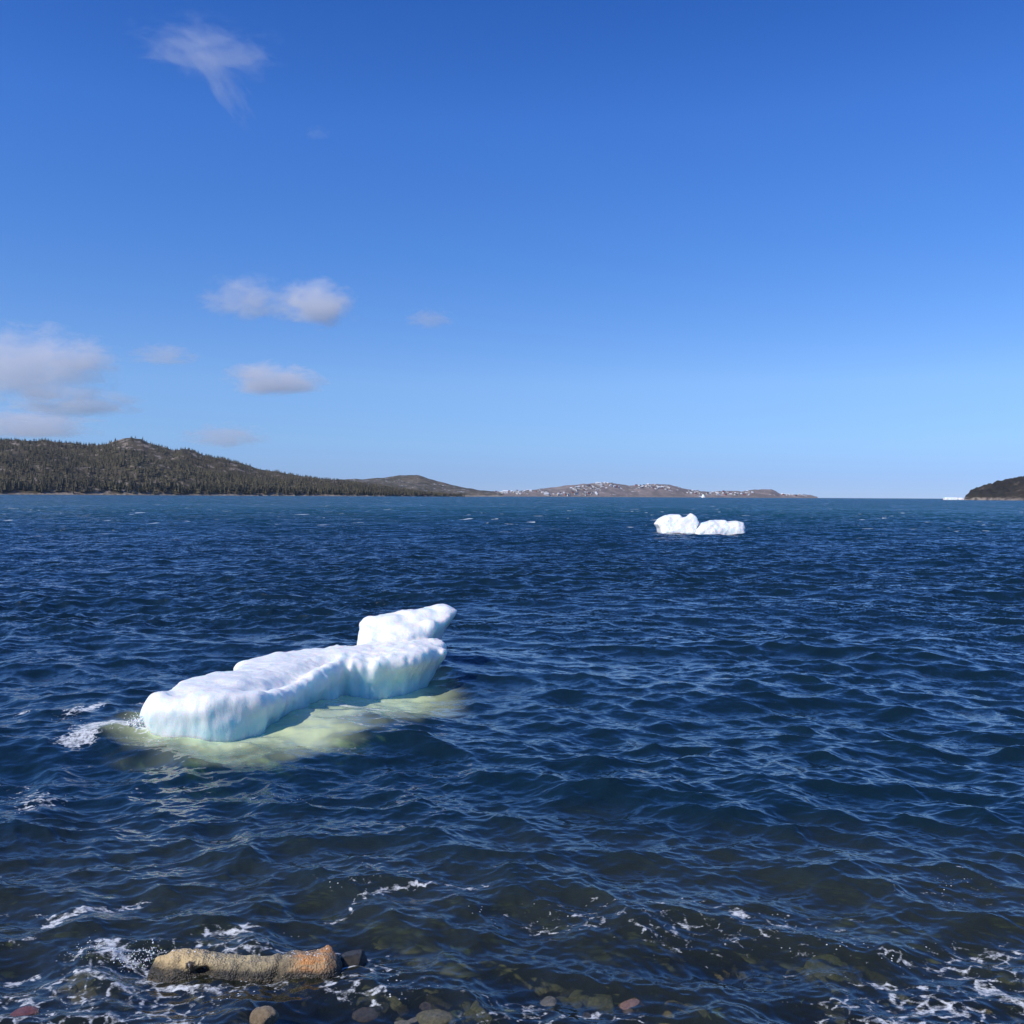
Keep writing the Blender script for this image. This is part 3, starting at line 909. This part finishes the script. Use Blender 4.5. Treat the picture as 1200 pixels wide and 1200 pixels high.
def land(name, tab, Dshore, Dridge, mat, nx, ny, seed, rough, xr, bank=4.0, ntop=0.0, curve=0.75):
    """a hill whose skyline has the height that the photo shows; real relief behind"""
    pxs = np.linspace(xr[0], xr[1], nx); tt = np.linspace(-0.02, 2.0, ny)
    A, Tt = np.meshgrid(pxs, tt, indexing='xy')
    ds = np.interp(pxs, *zip(*Dshore)); dr = np.interp(pxs, *zip(*Dridge))
    D = ds[None] + (dr - ds)[None] * Tt
    yh = 577.6 + 0.0055 * A
    Xw = (A - 600) / F * D
    zr = 3 + (577.8 + 0.0055 * pxs - ridge_interp(tab, pxs)) / F * dr
    zr = np.maximum(zr, 0)
    s = np.where(Tt < 1, np.clip(Tt, 0, 1) ** curve, 1 - 0.75 * np.clip(Tt - 1, 0, 1) ** 1.5)
    edge = sstep(0.0, 0.04, Tt)
    n = fbm(Xw / rough, D / rough, 0, seed, 5)
    Zw = (zr[None] * s) * (1 + 0.16 * n * np.clip(1.15 - np.abs(Tt - 1) * 0.2, 0, 1) * np.clip(np.abs(Tt - 1) / 0.25, 0, 1)) + edge * bank * (0.6 + 0.6 * vnoise(Xw / 25, D / 25, 0, seed + 9)) * (zr[None] > 2) - 1.5 * (1 - edge)
    Zw += ntop * fbm(Xw / (rough * 0.12), D / (rough * 0.12), 0, seed + 3, 3) * edge
    ii = np.arange(nx * ny).reshape(ny, nx)
    q = np.stack([ii[:-1, :-1], ii[:-1, 1:], ii[1:, 1:], ii[1:, :-1]], -1).reshape(-1, 4)
    o = link(name, mesh_from(name, np.stack([Xw, D, Zw], -1).reshape(-1, 3), q), mat)
    tag(o, kind='structure')
    return Xw, D, Zw, A, Tt


def land_material(name, base, alt, rockc, snow, snow_th, rock_th, scale, shore=None):
    t = NT(name); pos = t.pos()
    geo = t.new('ShaderNodeNewGeometry')
    z = t.new('ShaderNodeSeparateXYZ', {0: pos}).outputs[2]
    n = t.noise(pos, scale, 6, 0.65).outputs['Fac']
    c = t.mix(t.ramp(n, 0.4, 0.6), base, alt)
    c = t.mix(t.ramp(t.noise(t.mapv(pos, loc=(500, 90, 0)), scale * 2.3, 6, 0.7).outputs['Fac'], rock_th, rock_th + 0.06), c, rockc)
    if snow is not None:
        c = t.mix(t.ramp(t.noise(t.mapv(pos, (0.6, 1, 1.4), loc=(50, 990, 0)), scale * 3.1, 5, 0.7).outputs['Fac'], snow_th, snow_th + 0.03), c, snow)
    if shore is not None:
        zz = t.math('ADD', z, t.math('MULTIPLY', t.math('SUBTRACT', t.noise(pos, 0.03, 4).outputs['Fac'], 0.5), 14))
        c = t.mix(t.ramp(zz, 5.5, 3.0), c, t.mix(t.ramp(t.noise(pos, 0.09, 5, 0.7).outputs['Fac'], 0.4, 0.6), shore, (0.30, 0.26, 0.21)))
    h = t.noise(pos, 0.12, 5, 0.7).outputs['Fac']
    p = t.new('ShaderNodeBsdfPrincipled', {'Base Color': c, 'Roughness': 0.9, 'Specular IOR Level': 0.1, 'Normal': t.bump(h, 0.8, 4.0)})
    return t.done(p.outputs[0])


mh = land_material('forest_hill', (0.060, 0.056, 0.036), (0.10, 0.082, 0.055), (0.26, 0.22, 0.18), (0.8, 0.82, 0.85), 0.68, 0.54, 0.012, (0.17, 0.13, 0.095))
mh2 = land_material('scrub_hill', (0.15, 0.13, 0.10), (0.075, 0.072, 0.052), (0.17, 0.155, 0.13), (0.75, 0.77, 0.8), 0.62, 0.55, 0.02, (0.22, 0.19, 0.16))
mh3 = land_material('town_hill', (0.30, 0.245, 0.22), (0.19, 0.165, 0.15), (0.22, 0.19, 0.17), (0.8, 0.8, 0.82), 0.63, 0.56, 0.012, (0.2, 0.17, 0.15))
mh4 = land_material('dark_headland', (0.035, 0.035, 0.03), (0.05, 0.045, 0.035), (0.11, 0.09, 0.07), None, 0.6, 0.58, 0.015, (0.09, 0.075, 0.065))

TAB1 = [(-500, 500), (-300, 505), (-120, 512), (0, 516.5), (45, 518.5), (52, 517), (60, 518.5), (100, 523), (115, 523), (130, 519.5), (145, 515.5), (155, 514.5), (166, 516), (175, 520.5), (190, 524.5), (205, 528.5), (213, 526.5), (222, 528.5), (240, 535), (275, 541.5), (300, 550), (350, 559), (400, 564.5), (430, 568), (465, 573), (495, 577), (515, 580), (560, 582)]
TAB2 = [(330, 572), (360, 566), (400, 562.5), (430, 562), (455, 559.5), (468, 557.5), (490, 558), (505, 562), (525, 567.5), (548, 572.5), (570, 576), (590, 579)]
TAB3 = [(535, 578), (550, 575.5), (580, 576.5), (605, 576), (625, 574.5), (645, 572), (665, 569), (690, 567.5), (705, 566), (716, 566.3), (728, 568.5), (737, 570.5),
        (745, 569.5), (765, 567.5), (785, 568.5), (805, 573.5), (822, 576), (835, 576.8), (855, 575.6), (870, 576), (885, 574), (903, 573.8), (909, 576), (914, 579.3), (930, 580.2), (950, 580.5), (958, 582.5)]
TAB4 = [(1130, 585), (1134, 581.5), (1138, 577.5), (1148, 574), (1160, 569.5), (1172, 567), (1185, 564.5), (1200, 560), (1260, 545), (1350, 530), (1500, 520)]
D1s = [(-500, 1500), (0, 2000), (450, 2500), (560, 2750)]; D1r = [(-500, 2200), (0, 2750), (150, 2800), (300, 2800), (450, 2720), (560, 2860)]
hX, hY, hZ, hA, hT = land('forested_hill', TAB1, D1s, D1r, mh, 424, 90, 3, 170.0, (-500, 560))
land('bare_hill', TAB2, [(330, 3300), (590, 3500)], [(330, 3700), (470, 3900), (590, 3600)], mh2, 200, 60, 5, 120.0, (330, 590), 3)
tX, tY, tZ, tA, tT = land('town_hill', TAB3, [(535, 4700), (960, 5600)], [(535, 4900), (700, 5300), (960, 5750)], mh3, 420, 60, 8, 130.0, (535, 958), 3)
land('dark_headland', TAB4, [(1130, 1750), (1500, 1300)], [(1130, 1850), (1200, 2000), (1500, 1900)], mh4, 240, 70, 12, 60.0, (1130, 1500), 6, 3.0)

# ------------------------------------------------------------------ conifers
def conifer(seed, tiers=5, sides=9):
    """a tapering crown of ragged drooping tiers on a trunk; unit height"""
    rs = np.random.RandomState(seed); V, Fc, shade = [], [], []
    def add(v, f, s):
        o = sum(len(a) for a in V); V.append(np.array(v)); Fc.extend([[i + o for i in q] for q in f]); shade.append(np.full(len(v), s))
    a = np.linspace(0, 2 * PI, 5, endpoint=False)
    tr = [(0.018 * math.cos(q), 0.018 * math.sin(q), -0.05) for q in a] + [(0, 0, 0.9)]
    add(tr, [(i, (i + 1) % 5, 5) for i in range(5)], 0.0)
    for k in range(tiers):
        u = k / (tiers - 1)
        zb = 0.10 + 0.68 * u + rs.uniform(-.02, .02); zt = zb + 0.34 - 0.12 * u
        r0 = (0.20 * (1 - u) ** 0.8 + 0.045) * rs.uniform(0.85, 1.15)
        v = [(0, 0, min(zt, 1.0) if k < tiers - 1 else 1.0)]
        for i in range(sides):
            q = 2 * PI * (i + rs.uniform(-.3, .3)) / sides
            r = r0 * (1.25 if i % 2 else 0.65) * rs.uniform(0.8, 1.2)
            v.append((r * math.cos(q), r * math.sin(q), zb + rs.uniform(-.03, .03) - (0.03 if i % 2 else -0.03)))
        add(v, [(0, 1 + i, 1 + (i + 1) % sides) for i in range(sides)], 1.0)
    return np.concatenate(V), np.array(Fc), np.concatenate(shade)


def tree_material():
    t = NT('conifer_green'); oi = t.new('ShaderNodeObjectInfo')
    pos = t.pos()
    a = t.attr('tone')
    c = t.mix(t.ramp(t.math('ADD', a, t.math('MULTIPLY', t.math('SUBTRACT', oi.outputs['Random'], 0.5), 0.9)), 0.0, 1.0), (0.016, 0.021, 0.012), (0.115, 0.102, 0.060))
    c = t.mix(t.ramp(t.noise(pos, 0.006, 4).outputs['Fac'], 0.45, 0.65), c, (0.075, 0.068, 0.042))
    p = t.new('ShaderNodeBsdfPrincipled', {'Base Color': c, 'Roughness': 0.85, 'Specular IOR Level': 0.15})
    return t.done(p.outputs[0])


TREE = tree_material()
protos = [conifer(i, 5 + i % 2, 8) for i in range(6)]
small = [conifer(20 + i, 3, 5) for i in range(6)]
rs = np.random.RandomState(11)
from mathutils import kdtree  # noqa


def hill_point(u, v):
    """bilinear point on the forested hill grid; u along, v up the slope (grid units)"""
    i, j = int(v), int(u); fv, fu = v - i, u - j
    def g(Aa): return (Aa[i, j] * (1 - fu) * (1 - fv) + Aa[i, j + 1] * fu * (1 - fv) + Aa[i + 1, j] * (1 - fu) * fv + Aa[i + 1, j + 1] * fu * fv)
    return np.array([g(hX), g(hY), g(hZ)]), g(hT), g(hA)


front, mass = [], []
N_TRY = 18500
us = rs.uniform(0, 422, N_TRY) ; vs = 1.2 + rs.uniform(0, 1, N_TRY) ** 0.9 * 46.5
dens = fbm(us / 9, vs / 5, 0, 77, 3)
for k in range(N_TRY):
    u, v = us[k], vs[k]
    p, tt, aa = hill_point(u, v)
    if aa < -330 or p[2] < 2.0: continue
    bare = 0
    if 136 < aa < 176 and tt > 0.70: bare = 0.95
    if 205 < aa < 222 and tt > 0.8: bare = 0.8
    if aa > 170 and tt > 0.55: bare = max(bare, 0.55)
    if dens[k] < -0.55: bare = max(bare, 0.75)
    if rs.rand() < bare: continue
    hgt = rs.uniform(8, 14) * (1.25 - 0.45 * min(tt, 1)) * (0.8 if aa > 170 and tt > 0.4 else 1) * np.interp(aa, [300, 540], [1, 0.5])
    mass.append((p, hgt, tt, aa))
# one line of trees stands at the water's edge: those are objects of their own
edge_trees = []
for k in range(300):
    aa = -12 + (545 + 12) * (k + rs.uniform(-.4, .4)) / 300
    u = (np.clip(aa, -12, 545) + 500) / 1060 * 423
    p, tt, a2 = hill_point(u, 1.5 + rs.uniform(0, 2.0))
    edge_trees.append((p, rs.uniform(11, 21) * np.interp(aa, [250, 540], [1, 0.5])))
tree_meshes = []
for i, (v, f, s) in enumerate(protos):
    m = mesh_from('conifer', v, f, False); attr(m, 'tone', np.full(len(v), 0.45) * s); m.materials.append(TREE); tree_meshes.append(m)
for k, (p, hgt) in enumerate(edge_trees):
    o = bpy.data.objects.new('conifer', tree_meshes[k % 6]); col.objects.link(o)
    o.location = (p[0], p[1], p[2] - 0.3); o.scale = (hgt * rs.uniform(.9, 1.3),) * 2 + (hgt,); o.rotation_euler = (0, 0, rs.uniform(0, 6.28))
    tag(o, 'dark green conifer standing in the front row above the rocky shore of the left hill', 'tree', 'front row of conifers along the left shore')
V_, F_, A_ = [], [], []
off = 0
for p, hgt, tt, aa in mass:
    v, f, s = small[rs.randint(6)]
    q = rs.uniform(0, 6.28); c_, s_ = math.cos(q), math.sin(q)
    w = hgt * rs.uniform(0.9, 1.4)
    vv = np.stack([(v[:, 0] * c_ - v[:, 1] * s_) * w, (v[:, 0] * s_ + v[:, 1] * c_) * w, v[:, 2] * hgt], 1) + p
    V_.append(vv); F_.append(f + off); off += len(v); A_.append(np.full(len(v), rs.beta(2, 3)) * (0.3 + 0.7 * s))
m = mesh_from('forest', np.concatenate(V_), np.concatenate(F_), False)
attr(m, 'tone', np.concatenate(A_))
tag(link('forest', m, TREE), 'dense dark conifer forest covering the hill on the left shore', 'forest', kind='stuff')
print('forest trees', len(mass))

# ------------------------------------------------------------------ houses of the far town
def simple(name, c, rough=0.7):
    t = NT(name)
    n = t.noise(t.obj(), 0.6, 4).outputs['Fac']
    cc = t.mix(t.ramp(n, 0.3, 0.7), tuple(x * 0.88 for x in c), c)
    return t.done(t.new('ShaderNodeBsdfPrincipled', {'Base Color': cc, 'Roughness': rough}).outputs[0])


W_M = [simple('white_siding', (0.68, 0.68, 0.66)), simple('cream_siding', (0.60, 0.54, 0.43)), simple('grey_siding', (0.48, 0.49, 0.50)), simple('red_siding', (0.35, 0.12, 0.10))]
R_M = [simple('dark_shingles', (0.10, 0.10, 0.11)), simple('snowy_roof', (0.78, 0.80, 0.83)), simple('brown_shingles', (0.16, 0.12, 0.10))]
GLS = simple('window_glass', (0.05, 0.06, 0.08), 0.2)


def house_mesh(w, d, h, wm, rm):
    """walls with window and door recess panels under an overhanging gable roof: one small mesh"""
    v = []; f = []; mi = []
    def quad(a, b, c, e, m): 
        k = len(v); v.extend([a, b, c, e]); f.append([k, k + 1, k + 2, k + 3]); mi.append(m)
    r = h * 0.5
    for s in (-1, 1):
        quad((-w / 2, s * d / 2, -4), (w / 2, s * d / 2, -4), (w / 2, s * d / 2, h), (-w / 2, s * d / 2, h), 0)
        quad((s * w / 2, -d / 2, -4), (s * w / 2, d / 2, -4), (s * w / 2, d / 2, h), (s * w / 2, -d / 2, h), 0)
        quad((s * w / 2, -d / 2, h), (s * w / 2, d / 2, h), (s * w / 2, 0, h + r), (s * w / 2, 0, h + r), 0)
        o = 0.5
        quad((-w / 2 - o, s * (d / 2 + o), h - 0.3), (w / 2 + o, s * (d / 2 + o), h - 0.3), (w / 2 + o, 0, h + r + 0.15), (-w / 2 - o, 0, h + r + 0.15), 1)
        quad((-w / 2 - o, s * (d / 2 + o), h - 0.1), (w / 2 + o, s * (d / 2 + o), h - 0.1), (w / 2 + o, 0, h + r + 0.4), (-w / 2 - o, 0, h + r + 0.4), 1)
    for q in range(3):
        x = -w / 2 + w * (q + 0.5) / 3
        z0 = h * 0.45 if q != 1 else 0.0
        quad((x - 0.6, -d / 2 - 0.04, z0), (x + 0.6, -d / 2 - 0.04, z0), (x + 0.6, -d / 2 - 0.04, h * 0.8), (x - 0.6, -d / 2 - 0.04, h * 0.8), 2)
    m = bpy.data.meshes.new('house'); m.from_pydata(v, [], f); m.polygons.foreach_set('material_index', mi)
    for x in (wm, rm, GLS): m.materials.append(x)
    m.update(); return m


HM = [house_mesh(11, 8, 5.5, W_M[a], R_M[b]) for a, b in ((0, 0), (0, 1), (1, 0), (0, 2), (2, 1), (0, 0), (3, 0), (1, 1))]
BIG = house_mesh(26, 14, 9, W_M[0], R_M[1])
rs = np.random.RandomState(23)


def on_town(px, v):
    """a point of the town hill grid under photo column px; v is the share of the slope"""
    u = (px - 535) / 423 * 419; j = int(min(max(u, 0), 418)); fu = u - j
    t0 = np.interp(v, tT[:, 0], np.arange(60)); i = int(t0); fv = t0 - i
    def g(A): return A[i, j] * (1 - fu) * (1 - fv) + A[i, j + 1] * fu * (1 - fv) + A[i + 1, j] * (1 - fu) * fv + A[i + 1, j + 1] * fu * fv
    return np.array([g(tX), g(tY), g(tZ)])


clusters = [(640, 700, 0.05, 0.22, 34, 'low along the shore under the main hill of the town'),
            (668, 706, 0.35, 0.80, 34, 'on the left slope of the main hill of the town'),
            (700, 725, 0.70, 1.0, 14, 'near the top of the main hill of the town'),
            (745, 785, 0.60, 0.95, 40, 'in rows near the top of the second hill of the town'),
            (800, 835, 0.25, 0.8, 20, 'on the low saddle right of the second hill'),
            (838, 882, 0.2, 0.85, 40, 'on the low flat ground left of the end cape'),
            (915, 948, 0.3, 0.9, 16, 'on the low spit at the far right end of the land'),
            (580, 640, 0.2, 0.8, 34, 'on the low neck of land left of the town hills'),
            (545, 578, 0.3, 0.8, 7, 'thinly strung at the foot of the bare hill')]
for x0, x1, v0, v1, n, where in clusters:
    for k in range(n):
        p = on_town(rs.uniform(x0, x1), rs.uniform(v0, v1))
        o = bpy.data.objects.new('house', HM[rs.randint(8)]); col.objects.link(o)
        s = rs.uniform(0.65, 1.1)
        o.location = (p[0], p[1], p[2] - 0.3); o.rotation_euler = (0, 0, rs.uniform(-0.7, 0.7)); o.scale = (s, s, s)
        tag(o, 'tiny pale gabled house ' + where, 'house', 'houses ' + where)
for px, v, s, lab in ((592, 0.5, 1.0, 'large white building standing tallest on the low neck of land left of the town'),
                      (700, 0.9, 0.8, 'long white building close to the top of the main town hill'),
                      (640, 0.1, 0.9, 'long white shed on the waterfront left of the shoreline houses')):
    p = on_town(px, v)
    o = bpy.data.objects.new('building', BIG.copy()); col.objects.link(o)
    o.location = (p[0], p[1], p[2]); o.scale = (s, s, s); tag(o, lab, 'building')
# snow field on the end cape
small_berg('flat_iceberg', 'tiny white pointed iceberg at the waterline below the low saddle of the far town', None, 4400,
           [(822.3, 583), (822.8, 580.8), (824.2, 578.8), (825.5, 580.8), (826.3, 583)], 14, 75, 0.9)


# ------------------------------------------------------------------ clouds
def cloud_material(name, dens, colr, scale, thin):
    t = NT(name); c = t.obj()
    r = t.vmath('LENGTH', c)
    oi = t.new('ShaderNodeObjectInfo')
    sh = t.vmath('ADD', c, t.vmath('SCALE', oi.outputs['Location'], s=0.37))
    n = t.noise(sh, scale, 7, 0.62, 0.5).outputs['Fac']
    z = t.new('ShaderNodeSeparateXYZ', {0: c}).outputs[2]
    v = t.math('SUBTRACT', t.math('MULTIPLY', n, 1.9), t.math('ADD', t.math('MULTIPLY', r, 0.75), thin))
    v = t.math('SUBTRACT', v, t.ramp(z, -0.25, -0.8, 0.0, 0.35))
    d = t.math('MULTIPLY', t.ramp(v, 0.0, 0.38), dens)
    vol = t.new('ShaderNodeVolumeScatter', {'Color': (*colr, 1), 'Density': d, 'Anisotropy': 0.2})
    return t.done(vol=vol.outputs[0])


ico = None
def cloud(px, py, w, h, Yd, mat, label, tilt=0.0, depth=None):
    global ico
    if ico is None:
        import bmesh
        bm = bmesh.new(); bmesh.ops.create_icosphere(bm, subdivisions=3, radius=1.0)
        ico = bpy.data.meshes.new('cloud'); bm.to_mesh(ico); bm.free()
    m = ico.copy(); m.materials.append(mat)
    o = bpy.data.objects.new('cloud', m); col.objects.link(o)
    p = P(px, py, Yd)
    o.location = p
    sx, sz = w / F * Yd, h / F * Yd
    o.scale = (sx, depth or sx * 0.7, sz); o.rotation_euler = (0, -tilt, 0)
    tag(o, label, 'cloud', 'clouds over the left hills')
    return o


CU = cloud_material('cumulus', 0.0045, (0.985, 0.98, 0.99), 1.9, 0.31)
CG = cloud_material('grey_cloud', 0.0024, (0.87, 0.86, 0.93), 2.7, 0.32)
CW = cloud_material('wispy_cloud', 0.0009, (0.95, 0.96, 1.0), 2.6, 0.42)
cloud(320, 448, 68, 27, 9500, CU, 'bright flat based cumulus cloud, lowest compact one left of centre')
cloud(366, 360, 58, 38, 9800, CU, 'rounded cloud puff, right lobe of the pair above the compact cumulus')
cloud(290, 353, 64, 36, 9900, CG, 'thin greyish cloud puff, left lobe of the pair above the compact cumulus')
cloud(30, 435, 110, 62, 10500, CG, 'large grey cloud bank cut by the left edge of the sky')
cloud(85, 474, 90, 26, 10400, CG, 'pale low cloud streak under the large grey bank at left')
cloud(95, 420, 60, 30, 10600, CG, 'grey ragged cloud right of the large bank at left')
cloud(192, 418, 48, 18, 10000, CG, 'small faint flat cloud between the left bank and the compact cumulus')
cloud(265, 513, 58, 20, 12000, CG, 'small pale cloud low over the left hill')
cloud(30, 500, 100, 26, 12000, CG, 'grey cloud band just above the treetops at far left')
cloud(503, 376, 34, 17, 10000, CG, 'tiny faint wisp of cloud alone near the middle of the sky')
cloud(372, 157, 22, 12, 9000, CW, 'very faint small wisp below the high cirrus wisp')
cloud(245, 62, 110, 42, 9000, CW, 'high thin veil of torn cloud near the top left of the sky', -0.1)
cloud(255, 95, 75, 30, 9300, CW, 'faint streak of cloud trailing down to the right from the high veil', -0.95)

# ------------------------------------------------------------------ haze
HZ = 1.0
if HZ:
    t = NT('haze')
    vol = t.new('ShaderNodeVolumePrincipled', {'Color': (0.80, 0.88, 1.0, 1), 'Density': 1.7e-5, 'Anisotropy': 0.3})
    hm = t.done(vol=vol.outputs[0])
    b = 8100.0; z0, z1 = -12.0, 260.0
    vv = [(x, y, z) for x in (-b, b) for y in (-b, b) for z in (z0, z1)]
    ff = [(0, 1, 3, 2), (4, 6, 7, 5), (0, 4, 5, 1), (2, 3, 7, 6), (0, 2, 6, 4), (1, 5, 7, 3)]
    m = bpy.data.meshes.new('haze'); m.from_pydata(vv, [], ff); m.update()
    tag(link('haze', m, hm), kind='stuff')

# ------------------------------------------------------------------ render settings
sc.view_settings.view_transform = 'Standard'; sc.view_settings.look = 'None'
sc.view_settings.exposure = 0.0; sc.view_settings.gamma = 1.0
sc.render.engine = 'CYCLES'
cy = sc.cycles
cy.use_denoising = True
cy.max_bounces = 8; cy.diffuse_bounces = 3; cy.glossy_bounces = 3; cy.transmission_bounces = 4; cy.transparent_max_bounces = 12; cy.volume_bounces = 4
cy.caustics_reflective = False; cy.caustics_refractive = False
cy.sample_clamp_indirect = 6
cy.volume_max_steps = 256
